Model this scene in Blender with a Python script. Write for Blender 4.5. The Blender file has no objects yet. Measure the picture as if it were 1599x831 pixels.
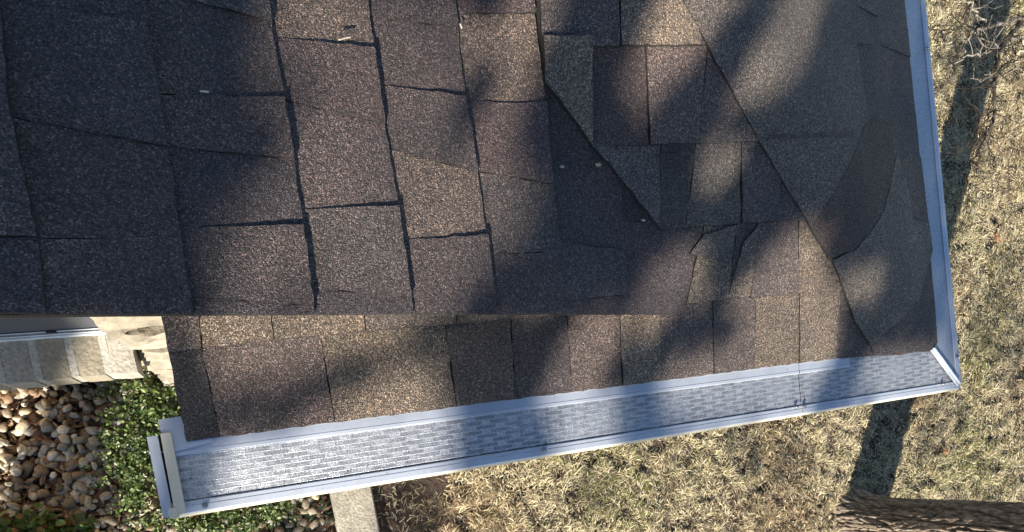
import bpy, bmesh, math, random
import numpy as np
from mathutils import Vector, Matrix, noise
from mathutils.geometry import delaunay_2d_cdt
random.seed(7); rng = np.random.default_rng(7)
D = bpy.data; C = bpy.context.scene.collection; SC = bpy.context.scene
R_ = math.radians

# ------------------------------------------------------------------ camera
CAM = Vector((-1.71468, 0.04808, 1.08689))
RM = Matrix(((0.91875, 0.16127, -0.3604), (-0.1469, 0.98687, 0.06713), (0.3665, -0.00873, 0.93038)))
FPX, CX, CY = 992.806, 786.47, 743.51
cam = D.objects.new('camera', D.cameras.new('camera')); C.objects.link(cam)
cam.matrix_world = Matrix.Translation(CAM) @ RM.to_4x4()
cam.data.sensor_width = 36; cam.data.lens = FPX / 1599 * 36
cam.data.shift_x = (799.5 - CX) / 1599; cam.data.shift_y = (CY - 415.5) / 1599
cam.data.clip_start = 0.02; cam.data.clip_end = 500
SC.camera = cam

# ------------------------------------------------------------------ light
ELEV, AZ = R_(26), R_(28)                       # shadows run to (sin AZ, cos AZ) on the ground
SUN = Vector((-math.sin(AZ) * math.cos(ELEV), -math.cos(AZ) * math.cos(ELEV), math.sin(ELEV)))   # towards the sun
w = D.worlds.new('World'); SC.world = w; w.use_nodes = True
sky = w.node_tree.nodes.new('ShaderNodeTexSky'); sky.sky_type = 'NISHITA'; sky.sun_disc = False
sky.sun_elevation = ELEV; sky.ozone_density = 3.2; sky.dust_density = .4; sky.sun_rotation = math.atan2(SUN.x, SUN.y)
w.node_tree.links.new(sky.outputs[0], w.node_tree.nodes['Background'].inputs[0])
w.node_tree.nodes['Background'].inputs[1].default_value = 0.066
sl = D.lights.new('sun', 'SUN'); sl.energy = 5; sl.angle = R_(0.53); sl.color = (1, 0.91, 0.78)
so = D.objects.new('sun', sl); C.objects.link(so); so.rotation_euler = SUN.to_track_quat('Z', 'Y').to_euler()
SC.view_settings.view_transform = 'Standard'; SC.view_settings.look = 'None'
SC.view_settings.exposure = 1.32; SC.view_settings.gamma = 1

# ------------------------------------------------------------------ surfaces and tracing
TF, TL, DF, DL, DR = 0.27171, 0.26928, -0.0161, -0.1938, -0.0161
YR = 0.233                                       # rake of the upper slope
HDROP = -0.005
def smin(a, b, k):
    h = max(k - abs(a - b), 0) / k
    return min(a, b) - h * h * k * .25
def h_front(x, y): return smin(DF + TF * y, DR - TF * x, max(.001, min(.03, (min(y, -x) - .10) * .25))) + HDROP
def h_left(x, y): return DL - TL * x + HDROP
def h_all(x, y):
    return -smin(-h_front(x, y), -h_left(x, y), .012)
def ray(u, v):
    return RM @ Vector(((u - CX) / FPX, -(v - CY) / FPX, -1))
def onz(u, v, z):
    r = ray(u, v); t = (z - CAM.z) / r.z
    return CAM + r * t
def onh(u, v, hf):
    r = ray(u, v); t = (0.1 - CAM.z) / r.z
    for _ in range(30):
        p = CAM + r * t
        t += (hf(p.x, p.y) - p.z) / r.z * .8
    p = CAM + r * t
    return p
def project(P):
    q = RM.transposed() @ (P - CAM)
    return CX + FPX * q.x / -q.z, CY - FPX * q.y / -q.z

# ------------------------------------------------------------------ materials
def mat(name):
    m = D.materials.new(name); m.use_nodes = True
    nt = m.node_tree; b = nt.nodes['Principled BSDF']
    return m, nt, b
def N(nt, t, **kw):
    n = nt.nodes.new(t)
    for k, v in kw.items():
        if k.startswith('i_'):
            n.inputs[int(k[2:]) if k[2:].isdigit() else k[2:]].default_value = v
        else: setattr(n, k, v)
    return n
def L(nt, a, b): nt.links.new(a, b)
def mixc(nt, fac, a, b, mode='MIX'):
    n = nt.nodes.new('ShaderNodeMix'); n.data_type = 'RGBA'; n.blend_type = mode
    for s, v in ((n.inputs[0], fac), (n.inputs[6], a), (n.inputs[7], b)):
        if hasattr(v, 'links'): nt.links.new(v, s)
        else: s.default_value = v if not isinstance(v, tuple) or len(v) == 4 else (*v, 1)
    return n.outputs[2]
def math_(nt, op, a, b=0.0, clamp=False):
    n = nt.nodes.new('ShaderNodeMath'); n.operation = op; n.use_clamp = clamp
    for s, v in ((n.inputs[0], a), (n.inputs[1], b)):
        if hasattr(v, 'links'): nt.links.new(v, s)
        else: s.default_value = v
    return n.outputs[0]
def ramp(nt, fac, stops):
    n = nt.nodes.new('ShaderNodeValToRGB'); cr = n.color_ramp
    while len(cr.elements) < len(stops): cr.elements.new(.5)
    for e, (p, c) in zip(cr.elements, stops):
        e.position = p; e.color = (*c, 1) if len(c) == 3 else c
    nt.links.new(fac, n.inputs[0]); return n.outputs[0]
def pos(nt): return nt.nodes.new('ShaderNodeNewGeometry').outputs['Position']

def granule_mat():
    m, nt, b = mat('shingle_granules'); P = pos(nt)
    v = N(nt, 'ShaderNodeTexVoronoi', i_Scale=680.0); L(nt, P, v.inputs['Vector'])
    v2 = N(nt, 'ShaderNodeTexVoronoi', i_Scale=300.0); L(nt, P, v2.inputs['Vector'])
    sep = N(nt, 'ShaderNodeSeparateColor'); L(nt, v.outputs['Color'], sep.inputs[0])
    sp2 = N(nt, 'ShaderNodeSeparateColor'); L(nt, v2.outputs['Color'], sp2.inputs[0])
    grain = ramp(nt, sep.outputs[0], [(0, (.14, .14, .145)), (.35, (.48, .475, .47)), (.72, (1.0, .985, .965)), (.90, (1.8, 1.76, 1.72)), (1, (3.5, 3.4, 3.2))])
    att = N(nt, 'ShaderNodeAttribute', attribute_name='tone')
    n = N(nt, 'ShaderNodeTexNoise', i_Scale=7.0, i_Detail=4.0); L(nt, P, n.inputs['Vector'])
    drift = ramp(nt, n.outputs[0], [(.3, (.72, .72, .75)), (.7, (1.2, 1.16, 1.1))])
    hue = ramp(nt, sep.outputs[1], [(0, (1.12, .95, .92)), (.5, (1, 1, 1)), (.8, (1.0, .98, .88)), (1, (.88, .95, 1.08))])
    c = mixc(nt, 1.0, att.outputs['Color'], grain, 'MULTIPLY')
    c = mixc(nt, 1.0, c, drift, 'MULTIPLY'); c = mixc(nt, 1.0, c, hue, 'MULTIPLY')
    clump = ramp(nt, sp2.outputs[0], [(0, (.75, .75, .75)), (1, (1.2, 1.2, 1.2))])
    c = mixc(nt, 1.0, c, clump, 'MULTIPLY')
    L(nt, c, b.inputs['Base Color'])
    rr = N(nt, 'ShaderNodeMapRange', i_3=.45, i_4=.95); L(nt, sep.outputs[2], rr.inputs[0]); L(nt, rr.outputs[0], b.inputs['Roughness'])
    b.inputs['Specular IOR Level'].default_value = .55
    hh = math_(nt, 'MULTIPLY', v.outputs['Distance'], -1.0)
    hh = math_(nt, 'ADD', hh, math_(nt, 'MULTIPLY', sep.outputs[0], .5))
    h2 = math_(nt, 'MULTIPLY', sp2.outputs[1], .5)
    hs = math_(nt, 'ADD', hh, h2)
    bp = N(nt, 'ShaderNodeBump', i_Strength=.9, i_Distance=.0022); L(nt, hs, bp.inputs['Height'])
    L(nt, bp.outputs[0], b.inputs['Normal'])
    return m
def plain(name, col, rough=.6, metal=0.0, bump=0.0, bscale=60.0, var=.15, spec=.5):
    m, nt, b = mat(name); P = pos(nt)
    n = N(nt, 'ShaderNodeTexNoise', i_Scale=bscale, i_Detail=6.0); L(nt, P, n.inputs['Vector'])
    n2 = N(nt, 'ShaderNodeTexNoise', i_Scale=bscale * .12, i_Detail=4.0); L(nt, P, n2.inputs['Vector'])
    f = math_(nt, 'ADD', math_(nt, 'MULTIPLY', n.outputs[0], .5), math_(nt, 'MULTIPLY', n2.outputs[0], .5))
    c = ramp(nt, f, [(.35, tuple(x * (1 - var) for x in col)), (.65, tuple(min(1, x * (1 + var)) for x in col))])
    L(nt, c, b.inputs['Base Color'])
    b.inputs['Roughness'].default_value = rough; b.inputs['Metallic'].default_value = metal
    b.inputs['Specular IOR Level'].default_value = spec
    if bump:
        bp = N(nt, 'ShaderNodeBump', i_Strength=1.0, i_Distance=bump); L(nt, n.outputs[0], bp.inputs['Height']); L(nt, bp.outputs[0], b.inputs['Normal'])
    return m
def attr_mat(name, rough=.7, bump=0.0, bscale=80.0, spec=.4, trans=0.0, attr='tone', speck=.25):
    m, nt, b = mat(name); P = pos(nt)
    a = N(nt, 'ShaderNodeAttribute', attribute_name=attr)
    n = N(nt, 'ShaderNodeTexNoise', i_Scale=bscale, i_Detail=5.0); L(nt, P, n.inputs['Vector'])
    s = ramp(nt, n.outputs[0], [(.3, (1 - speck,) * 3), (.7, (1 + speck,) * 3)])
    c = mixc(nt, 1.0, a.outputs['Color'], s, 'MULTIPLY'); L(nt, c, b.inputs['Base Color'])
    b.inputs['Roughness'].default_value = rough; b.inputs['Specular IOR Level'].default_value = spec
    if bump:
        bp = N(nt, 'ShaderNodeBump', i_Strength=1.0, i_Distance=bump); L(nt, n.outputs[0], bp.inputs['Height']); L(nt, bp.outputs[0], b.inputs['Normal'])
    if trans:
        tr = N(nt, 'ShaderNodeBsdfTranslucent'); L(nt, c, tr.inputs[0])
        mx = N(nt, 'ShaderNodeMixShader', i_0=trans); L(nt, b.outputs[0], mx.inputs[1]); L(nt, tr.outputs[0], mx.inputs[2])
        L(nt, mx.outputs[0], nt.nodes['Material Output'].inputs[0])
    return m
def metal_mat(name, col=(.74, .76, .79), rough=.38, metal=.45, dirt=.5):
    m, nt, b = mat(name); P = pos(nt)
    n = N(nt, 'ShaderNodeTexNoise', i_Scale=9.0, i_Detail=8.0, i_Roughness=.65); L(nt, P, n.inputs['Vector'])
    n2 = N(nt, 'ShaderNodeTexNoise', i_Scale=160.0, i_Detail=3.0); L(nt, P, n2.inputs['Vector'])
    c = ramp(nt, n.outputs[0], [(.3, tuple(x * (1 - .35 * dirt) for x in col)), (.55, col), (.8, tuple(min(.9, x * 1.08) for x in col))])
    sp = ramp(nt, n2.outputs[0], [(.27, (.45, .43, .40)), (.33, (1, 1, 1))])
    c = mixc(nt, dirt, c, mixc(nt, 1.0, c, sp, 'MULTIPLY')); L(nt, c, b.inputs['Base Color'])
    r = N(nt, 'ShaderNodeMapRange', i_3=rough - .08, i_4=rough + .15); L(nt, n.outputs[0], r.inputs[0]); L(nt, r.outputs[0], b.inputs['Roughness'])
    b.inputs['Metallic'].default_value = metal
    bp = N(nt, 'ShaderNodeBump', i_Strength=.3, i_Distance=.002); L(nt, n.outputs[0], bp.inputs['Height']); L(nt, bp.outputs[0], b.inputs['Normal'])
    return m
def guard_mat(name, along_y=False, slots=1.0, calm=0.0):
    m, nt, b = mat(name); P = pos(nt)
    sx = N(nt, 'ShaderNodeSeparateXYZ'); L(nt, P, sx.inputs[0])
    X, Y = (sx.outputs[1], sx.outputs[0]) if along_y else (sx.outputs[0], sx.outputs[1])
    ROW, LEN = .0083, .0555
    r = math_(nt, 'DIVIDE', math_(nt, 'ADD', Y, 10.0), ROW)
    ri = math_(nt, 'FLOOR', r); rf = math_(nt, 'SUBTRACT', r, ri)
    off = math_(nt, 'MULTIPLY', math_(nt, 'MODULO', ri, 2.0), .5)
    cx = math_(nt, 'ADD', math_(nt, 'DIVIDE', math_(nt, 'ADD', X, 10.0), LEN), off)
    cf = math_(nt, 'SUBTRACT', cx, math_(nt, 'FLOOR', cx))
    dx = math_(nt, 'MULTIPLY', math_(nt, 'SUBTRACT', math_(nt, 'ABSOLUTE', math_(nt, 'SUBTRACT', cf, .5)), .29), LEN)
    dx = math_(nt, 'MAXIMUM', dx, 0.0)
    dy = math_(nt, 'MULTIPLY', math_(nt, 'SUBTRACT', rf, .5), ROW)
    d = math_(nt, 'SQRT', math_(nt, 'ADD', math_(nt, 'MULTIPLY', dx, dx), math_(nt, 'MULTIPLY', dy, dy)))
    sl_ = N(nt, 'ShaderNodeMapRange', i_1=.0026, i_2=.0033, i_3=slots, i_4=0.0); L(nt, d, sl_.inputs[0])
    wn = N(nt, 'ShaderNodeTexNoise', i_Scale=11.0, i_Detail=5.0); L(nt, P, wn.inputs['Vector'])
    wm = N(nt, 'ShaderNodeMapRange', i_1=.35, i_2=.6, i_3=.35, i_4=1.0); L(nt, wn.outputs[0], wm.inputs[0])
    slot = math_(nt, 'MULTIPLY', sl_.outputs[0], wm.outputs[0])
    # ribs between the rows
    rib = N(nt, 'ShaderNodeMapRange', i_1=.0034, i_2=.0041, i_3=0.0, i_4=1.0)
    L(nt, math_(nt, 'ABSOLUTE', dy), rib.inputs[0])
    # woven wire: fine grid + random glinting knots
    cw = N(nt, 'ShaderNodeCombineXYZ'); L(nt, math_(nt, 'MULTIPLY', X, 850.0), cw.inputs[0]); L(nt, math_(nt, 'MULTIPLY', Y, 850.0), cw.inputs[1])
    vz = N(nt, 'ShaderNodeTexVoronoi', i_Scale=1.0, i_Randomness=.35); L(nt, cw.outputs[0], vz.inputs['Vector'])
    sep = N(nt, 'ShaderNodeSeparateColor'); L(nt, vz.outputs['Color'], sep.inputs[0])
    st = N(nt, 'ShaderNodeTexNoise', i_Scale=1.0, i_Detail=3.0)
    cs = N(nt, 'ShaderNodeCombineXYZ'); L(nt, math_(nt, 'MULTIPLY', X, 260.0), cs.inputs[0]); L(nt, math_(nt, 'MULTIPLY', Y, 60.0), cs.inputs[1]); L(nt, cs.outputs[0], st.inputs['Vector'])
    st2 = N(nt, 'ShaderNodeTexNoise', i_Scale=1.0, i_Detail=3.0)
    cs2 = N(nt, 'ShaderNodeCombineXYZ'); L(nt, math_(nt, 'MULTIPLY', X, 50.0), cs2.inputs[0]); L(nt, math_(nt, 'MULTIPLY', Y, 300.0), cs2.inputs[1]); L(nt, cs2.outputs[0], st2.inputs['Vector'])
    streak = math_(nt, 'MULTIPLY', st.outputs[0], st2.outputs[0])
    base = mixc(nt, slot, (.40, .42, .45), (.245, .26, .285))
    base = mixc(nt, math_(nt, 'MULTIPLY', rib.outputs[0], .2), base, (.50, .52, .55))
    base = mixc(nt, 1.0, base, ramp(nt, sep.outputs[0], [(0, (.8, .8, .8)), (.9, (1.05, 1.05, 1.05)), (1, (1.5, 1.5, 1.5))]), 'MULTIPLY')
    base = mixc(nt, 1.0, base, ramp(nt, streak, [(.15, (.88, .88, .88)), (.36, (1.18, 1.18, 1.18))]), 'MULTIPLY')
    if calm: base = mixc(nt, calm, base, (.37, .41, .47))
    L(nt, base, b.inputs['Base Color'])
    b.inputs['Metallic'].default_value = .55
    rr = N(nt, 'ShaderNodeMapRange', i_3=.22, i_4=.6); L(nt, sep.outputs[1], rr.inputs[0]); L(nt, rr.outputs[0], b.inputs['Roughness'])
    hsum = math_(nt, 'ADD', math_(nt, 'MULTIPLY', vz.outputs['Distance'], -1.0), math_(nt, 'MULTIPLY', rib.outputs[0], .35))
    hsum = math_(nt, 'ADD', hsum, math_(nt, 'MULTIPLY', streak, 1.4))
    hsum = math_(nt, 'SUBTRACT', hsum, math_(nt, 'MULTIPLY', slot, .2))
    bp = N(nt, 'ShaderNodeBump', i_Strength=.6 - .45 * calm, i_Distance=.0011); L(nt, hsum, bp.inputs['Height']); L(nt, bp.outputs[0], b.inputs['Normal'])
    return m
def bark_mat():
    m, nt, b = mat('bark'); P = pos(nt)
    mp = N(nt, 'ShaderNodeMapping'); mp.inputs['Scale'].default_value = (1, 1, .45); L(nt, P, mp.inputs[0])
    v = N(nt, 'ShaderNodeTexNoise', i_Scale=60.0, i_Detail=9.0, i_Roughness=.65); L(nt, mp.outputs[0], v.inputs['Vector'])
    c = ramp(nt, v.outputs[0], [(.3, (.045, .032, .023)), (.48, (.19, .148, .108)), (.7, (.37, .31, .245))])
    at = N(nt, 'ShaderNodeAttribute', attribute_name='tone'); c = mixc(nt, 1.0, c, at.outputs['Color'], 'MULTIPLY')
    L(nt, c, b.inputs['Base Color']); b.inputs['Roughness'].default_value = .9
    bp = N(nt, 'ShaderNodeBump', i_Strength=1.0, i_Distance=.012); L(nt, v.outputs[0], bp.inputs['Height']); L(nt, bp.outputs[0], b.inputs['Normal'])
    return m
M = dict(
    granule=granule_mat(), metal=metal_mat('white_aluminium', (.50, .54, .60)), metal_cream=metal_mat('cream_lip', (.62, .58, .46), .45, .15, .3),
    screw=plain('zinc_screw', (.38, .39, .42), .3, .9), guard=guard_mat('mesh_guard'), guard_y=guard_mat('mesh_guard_side', True, .35, .7),
    dark=plain('dark_gap', (.02, .02, .02), .8), deck=plain('roof_deck', (.14, .11, .08), .8), fascia=plain('white_fascia', (.72, .72, .70), .5),
    soil=plain('soil', (.07, .05, .036), .95, 0, .012, 60.0, .5), concrete=plain('concrete', (.34, .315, .255), .85, 0, .004, 110.0, .4),
    blade=attr_mat('dry_grass_blade', .75, 0, 200.0, .3, .25), stone=attr_mat('river_stone', .55, .0015, 120.0, .5), leaf=attr_mat('leaf', .45, 0, 60.0, .5, .25),
    bark=bark_mat(), sill=attr_mat('sill_brick', .9, .003, 130.0, .3), limestone=plain('limestone', (.25, .22, .17), .9, 0, .008, 40.0, .4),
    vinyl=plain('white_vinyl', (.72, .75, .76), .35), brick=attr_mat('wall_brick', .9, .002, 100.0), twig=attr_mat('twig_bark', .8, .001, 150.0),
    drygrass_far=plain('lawn_far', (.34, .29, .18), .95, 0, .02, 30.0, .35))
def glass_mat():
    m, nt, b = mat('window_glass'); b.inputs['Base Color'].default_value = (.075, .08, .09, 1); b.inputs['Roughness'].default_value = .5
    b.inputs['Specular IOR Level'].default_value = .25
    n = N(nt, 'ShaderNodeTexNoise', i_Scale=3.0); L(nt, pos(nt), n.inputs['Vector'])
    bp = N(nt, 'ShaderNodeBump', i_Strength=.3, i_Distance=.004); L(nt, n.outputs[0], bp.inputs['Height']); L(nt, bp.outputs[0], b.inputs['Normal'])
    return m
M['glass'] = glass_mat()

# ------------------------------------------------------------------ object helpers
def tag(o, label=None, cat=None, group=None, kind=None):
    if label: o['label'] = label
    if cat: o['category'] = cat
    if group: o['group'] = group
    if kind: o['kind'] = kind
    return o
def empty(name, loc):
    o = D.objects.new(name, None); C.objects.link(o); o.location = loc; o.empty_display_size = .1; return o
def link_mesh(name, me, m, parent=None):
    o = D.objects.new(name, me); C.objects.link(o)
    if m: me.materials.append(m)
    if parent:
        o.parent = parent; o.matrix_parent_inverse = Matrix.Translation(-Vector(parent_world(parent)))
    return o
def parent_world(p):
    v = Vector(p.location)
    return v
class MB:                                        # simple mesh collector (world coordinates)
    def __init__(s): s.v = []; s.f = []; s.c = []
    def add(s, vs, fs, col=(.5, .5, .5)):
        n = len(s.v); s.v += [tuple(v) for v in vs]; s.f += [[i + n for i in f] for f in fs]; s.c += [col] * len(vs)
    def box(s, a, b, col=(.5, .5, .5), jit=0):
        x0, y0, z0 = a; x1, y1, z1 = b
        vs = [(x, y, z) for x in (x0, x1) for y in (y0, y1) for z in (z0, z1)]
        if jit: vs = [tuple(c + random.uniform(-jit, jit) for c in v) for v in vs]
        s.add(vs, [(0, 1, 3, 2), (4, 6, 7, 5), (0, 4, 5, 1), (2, 3, 7, 6), (0, 2, 6, 4), (1, 5, 7, 3)], col)
    def profile(s, prof, a, b, col=(.5, .5, .5)):  # prof: list of points as functions of end frames; a,b lists of 3d points
        n = len(prof)
    def tube(s, pts, rads, seg=8, col=(.5, .5, .5), cap=True):
        pts = [Vector(p) for p in pts]; rings = []
        vs = []; fs = []
        up = Vector((.31, .17, .93))
        for i, p in enumerate(pts):
            d = (pts[min(i + 1, len(pts) - 1)] - pts[max(i - 1, 0)]).normalized()
            u = d.cross(up)
            if u.length < .05: u = d.cross(Vector((1, 0, 0)))
            u.normalize(); q = d.cross(u)
            for k in range(seg):
                a = 2 * math.pi * k / seg
                vs.append(p + (u * math.cos(a) + q * math.sin(a)) * rads[i])
        for i in range(len(pts) - 1):
            for k in range(seg):
                fs.append((i * seg + k, i * seg + (k + 1) % seg, (i + 1) * seg + (k + 1) % seg, (i + 1) * seg + k))
        if cap: fs.append(tuple(range(seg))); fs.append(tuple(range((len(pts) - 1) * seg, len(pts) * seg)))
        s.add(vs, fs, col)
    def build(s, name, m, parent=None, smooth=False, bevel=0):
        me = D.meshes.new(name); me.from_pydata(s.v, [], s.f); me.validate(); me.update()
        if len(s.c) == len(me.vertices):
            a = me.color_attributes.new('tone', 'FLOAT_COLOR', 'POINT')
            arr = np.ones((len(s.c), 4), np.float32); arr[:, :3] = np.array(s.c); a.data.foreach_set('color', arr.ravel())
        bm = bmesh.new(); bm.from_mesh(me); bmesh.ops.recalc_face_normals(bm, faces=bm.faces)
        if bevel: bmesh.ops.bevel(bm, geom=bm.edges[:], offset=bevel, segments=2, affect='EDGES', clamp_overlap=True)
        bm.to_mesh(me); bm.free()
        if smooth: me.polygons.foreach_set('use_smooth', [True] * len(me.polygons))
        return link_mesh(name, me, m, parent)
def strip_mesh(name, V, F, col, m, parent=None):       # numpy fast path; F: (n,k)
    me = D.meshes.new(name); k = F.shape[1]
    me.vertices.add(len(V)); me.vertices.foreach_set('co', V.astype(np.float32).ravel())
    me.loops.add(F.size); me.loops.foreach_set('vertex_index', F.astype(np.int32).ravel())
    me.polygons.add(len(F)); me.polygons.foreach_set('loop_start', (np.arange(len(F)) * k).astype(np.int32))
    me.polygons.foreach_set('loop_total', np.full(len(F), k, np.int32)); me.update(calc_edges=True)
    a = me.color_attributes.new('tone', 'FLOAT_COLOR', 'POINT')
    arr = np.ones((len(V), 4), np.float32); arr[:, :3] = col; a.data.foreach_set('color', arr.ravel())
    return link_mesh(name, me, m, parent)

G = -1.42                                         # ground level
K = (CAM.z - G) / 3.587
# ------------------------------------------------------------------ ground
def grid(name, x0, x1, y0, y1, n, z, m, amp=0.0):
    mb = MB(); vs = []; fs = []
    for j in range(n + 1):
        for i in range(n + 1):
            x = x0 + (x1 - x0) * i / n; y = y0 + (y1 - y0) * j / n
            vs.append((x, y, z + amp * noise.noise(Vector((x * 3, y * 3, 0)))))
    for j in range(n):
        for i in range(n): fs.append((j * (n + 1) + i, j * (n + 1) + i + 1, (j + 1) * (n + 1) + i + 1, (j + 1) * (n + 1) + i))
    mb.add(vs, fs); return mb.build(name, m, smooth=True)
tag(grid('ground', -150, 150, -150, 150, 4, G - .03, M['drygrass_far']), kind='structure')
tag(grid('lawn_soil', -1.33, 3.5, -1.35, 2.7, 90, G - .008, M['soil'], .012), kind='structure')
tag(grid('garden_bed', -5.5, -1.33, -3.2, 3.0, 60, G - .006, M['soil'], .01), kind='structure')

# concrete mowing strip
c0, c1 = onz(515, 765, G + .05), onz(528, 831, G + .05); c2, c3 = onz(583, 758, G + .05), onz(593, 831, G + .05)
d = (c1 - c0).normalized(); ax = (c0 + c1) / 2; width = .222 * K
mb = MB(); nrm = Vector((-d.y, d.x, 0));
if nrm.x < 0: nrm = -nrm
sect = [(-3.2, -1.62), (-1.61, -.55), (-.54, .35), (.36, 1.6)]
for a, b in sect:
    o = c1 + d * 0
    A = o - d * b; B = o - d * a
    vs = [(A + nrm * t).to_3d() + Vector((0, 0, z)) for t in (0, width) for z in (-.12, 0)] + [(B + nrm * t) + Vector((0, 0, z)) for t in (0, width) for z in (-.12, 0)]
    mb.add(vs, [(0, 1, 3, 2), (4, 6, 7, 5), (0, 4, 5, 1), (2, 3, 7, 6), (0, 2, 6, 4), (1, 5, 7, 3)])
tag(mb.build('concrete_path_edging', M['concrete'], bevel=.006), kind='structure')

# ------------------------------------------------------------------ dry lawn
def in_view(P, mg=60):
    pass
def blades(n, xr, yr, keep, name, label, lenr=(.015, .036), green=.03, zb=0.0, wid=.0029):
    x = rng.uniform(*xr, n); y = rng.uniform(*yr, n)
    q = np.stack([x - CAM.x, y - CAM.y, np.full(n, G - CAM.z)], 1) @ np.array(RM)
    u = CX + FPX * q[:, 0] / -q[:, 2]; v = CY - FPX * q[:, 1] / -q[:, 2]
    ok = (u > -40) & (u < 1950) & (v > -160) & (v < 1250) & keep(x, y, u, v)
    x, y = x[ok], y[ok]; n = len(x)
    fl = np.array([noise.noise(Vector((a * 4.2, b * 4.2, 3.1))) for a, b in zip(x, y)])
    f2 = np.array([noise.noise(Vector((a * 13, b * 13, 9.1))) for a, b in zip(x, y)])
    fg = np.array([noise.noise(Vector((a * 1.9, b * 1.9, 5.7))) for a, b in zip(x, y)])
    ang = fl * 6 + f2 * 4 + rng.normal(0, .8, n) + 1.0
    kp = rng.uniform(0, 1, n) < np.clip(.85 + 1.2 * f2, .3, 1); x, y, fl, f2, fg = x[kp], y[kp], fl[kp], f2[kp], fg[kp]; n = len(x)
    ang = fl * 6 + f2 * 4 + rng.normal(0, .8, n) + 1.0
    ln = rng.uniform(*lenr, n) * (1 + .5 * f2); wd = rng.uniform(.6, 1.2, n) * wid
    lift = rng.uniform(.15, .8, n) * (1 + f2 * .6)
    dx, dy = np.cos(ang), np.sin(ang); bend = rng.normal(0, .5, n)
    z0 = G - .01 + np.maximum(0, f2 + .3) * .020 + rng.uniform(0, .012, n) + zb
    P = []
    for k, t in enumerate((0, .35, .7, 1)):
        a2 = ang + bend * t; cx_ = x + np.cos(a2) * ln * t; cy_ = y + np.sin(a2) * ln * t
        zz = z0 + ln * lift * (t - .62 * t * t) * 1.1; ww = wd * (1, 1, .75, .08)[k]
        tw = rng.uniform(-.4, .4, n) * ww
        P.append(np.stack([cx_ - np.sin(a2) * ww / 2, cy_ + np.cos(a2) * ww / 2, zz + tw], 1)); P.append(np.stack([cx_ + np.sin(a2) * ww / 2, cy_ - np.cos(a2) * ww / 2, zz - tw], 1))
    V = np.stack(P, 1).reshape(-1, 3); b = np.arange(n)[:, None] * 8
    F = np.concatenate([b + np.array([2 * k, 2 * k + 1, 2 * k + 3, 2 * k + 2]) for k in range(3)])
    br = rng.uniform(.55, 1.25, n)[:, None]
    col = np.array([.70, .615, .40]) * br * np.array([1, 1, 1])
    r = rng.uniform(0, 1, n)
    col = np.where((r < .25)[:, None], np.array([.22, .165, .10]) * br, col)
    col = np.where((r > .85)[:, None], np.array([.62, .56, .40]) * br, col)
    brn = rng.uniform(0, 1, n) < np.clip(-.05 - fg * 1.1, 0, .6); col = np.where(brn[:, None], np.array([.36, .26, .15]) * br, col)
    gsel = rng.uniform(0, 1, n) < np.clip(green + fg * .8, .03, .75)
    col = np.where(gsel[:, None], np.array([.24, .25, .08]) * br, col)
    o = strip_mesh(name, V, F, np.repeat(col, 8, 0), M['blade']); tag(o, label, 'grass', kind='stuff'); return o
ex0 = (c1 + nrm * width)
def right_of_edging(x, y):
    return ((x - ex0.x) * nrm.x + (y - ex0.y) * nrm.y) > .01
def lawn_keep(x, y, u, v):
    hide = (u > 300) & (u < 1385) & (v < 470)            # under the roof
    bare = (rng.uniform(0, 1, len(x)) < np.clip((715 + 25 * np.sin(v * .11) - u) / 50, 0, .86))
    tr = (x - TRUNK.x) ** 2 + (y - TRUNK.y) ** 2 < .12 ** 2
    return right_of_edging(x, y) & ~hide & ~bare & ~tr
TRUNK = onz(1345, 818, G)
blades(720000, (-1.45, 3.5), (-1.35, 2.6), lawn_keep, 'dry_lawn_grass', 'straw coloured dormant lawn grass with small green patches')

# ------------------------------------------------------------------ river stones
ico = bmesh.new(); bmesh.ops.create_icosphere(ico, subdivisions=2, radius=1)
ICO_V = np.array([v.co[:] for v in ico.verts]); ICO_F = np.array([[v.index for v in f.verts] for f in ico.faces]); ico.free()
Vs, Fs, Cs = [], [], []; nb = 0
pal = [(.42, .34, .23), (.48, .41, .29), (.28, .20, .125), (.23, .145, .08), (.54, .50, .41), (.34, .32, .27), (.42, .34, .24), (.60, .55, .44), (.20, .15, .10)]
placed = []
for layer, cnt, rr in ((0, 3200, (.008, .014)), (1, 2600, (.011, .020)), (2, 1900, (.009, .022))):
    for _ in range(cnt):
        x = rng.uniform(-2.8, -1.35); y = rng.uniform(-.7, .45)
        r2 = rng.uniform(0, .025)
        if layer == 2 and any((x - a) ** 2 + (y - b) ** 2 < (.016 + .6 * r2) ** 2 for a, b in placed): continue
        if layer == 2: placed.append((x, y))
        if ((x - c1.x) * nrm.x + (y - c1.y) * nrm.y) > -.02: continue
        r = rng.uniform(*rr); sc_ = np.array([1.0, rng.uniform(.55, .9), rng.uniform(.3, .6)]) * r
        nz = rng.uniform(-1, 1, 3) * 5
        dv = np.array([1 + .55 * noise.noise(Vector(v * 1.2 + nz)) for v in ICO_V])[:, None]
        v = np.sign(ICO_V) * np.abs(ICO_V) ** rng.uniform(.75, 1.0) * dv * sc_
        a = rng.uniform(0, 6.28); tx = rng.normal(0, .3)
        Rz = np.array([[math.cos(a), -math.sin(a), 0], [math.sin(a), math.cos(a), 0], [0, 0, 1]]); Rx = np.array([[1, 0, 0], [0, math.cos(tx), -math.sin(tx)], [0, math.sin(tx), math.cos(tx)]])
        v = v @ Rx.T @ Rz.T + np.array([x, y, G + .005 + layer * .014 + rng.uniform(0, .008)])
        Vs.append(v); Fs.append(ICO_F + nb); nb += len(v)
        c = np.array(pal[rng.integers(len(pal))]) * rng.uniform(.55, 1.2); Cs.append(np.tile(c, (len(v), 1)))
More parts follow.
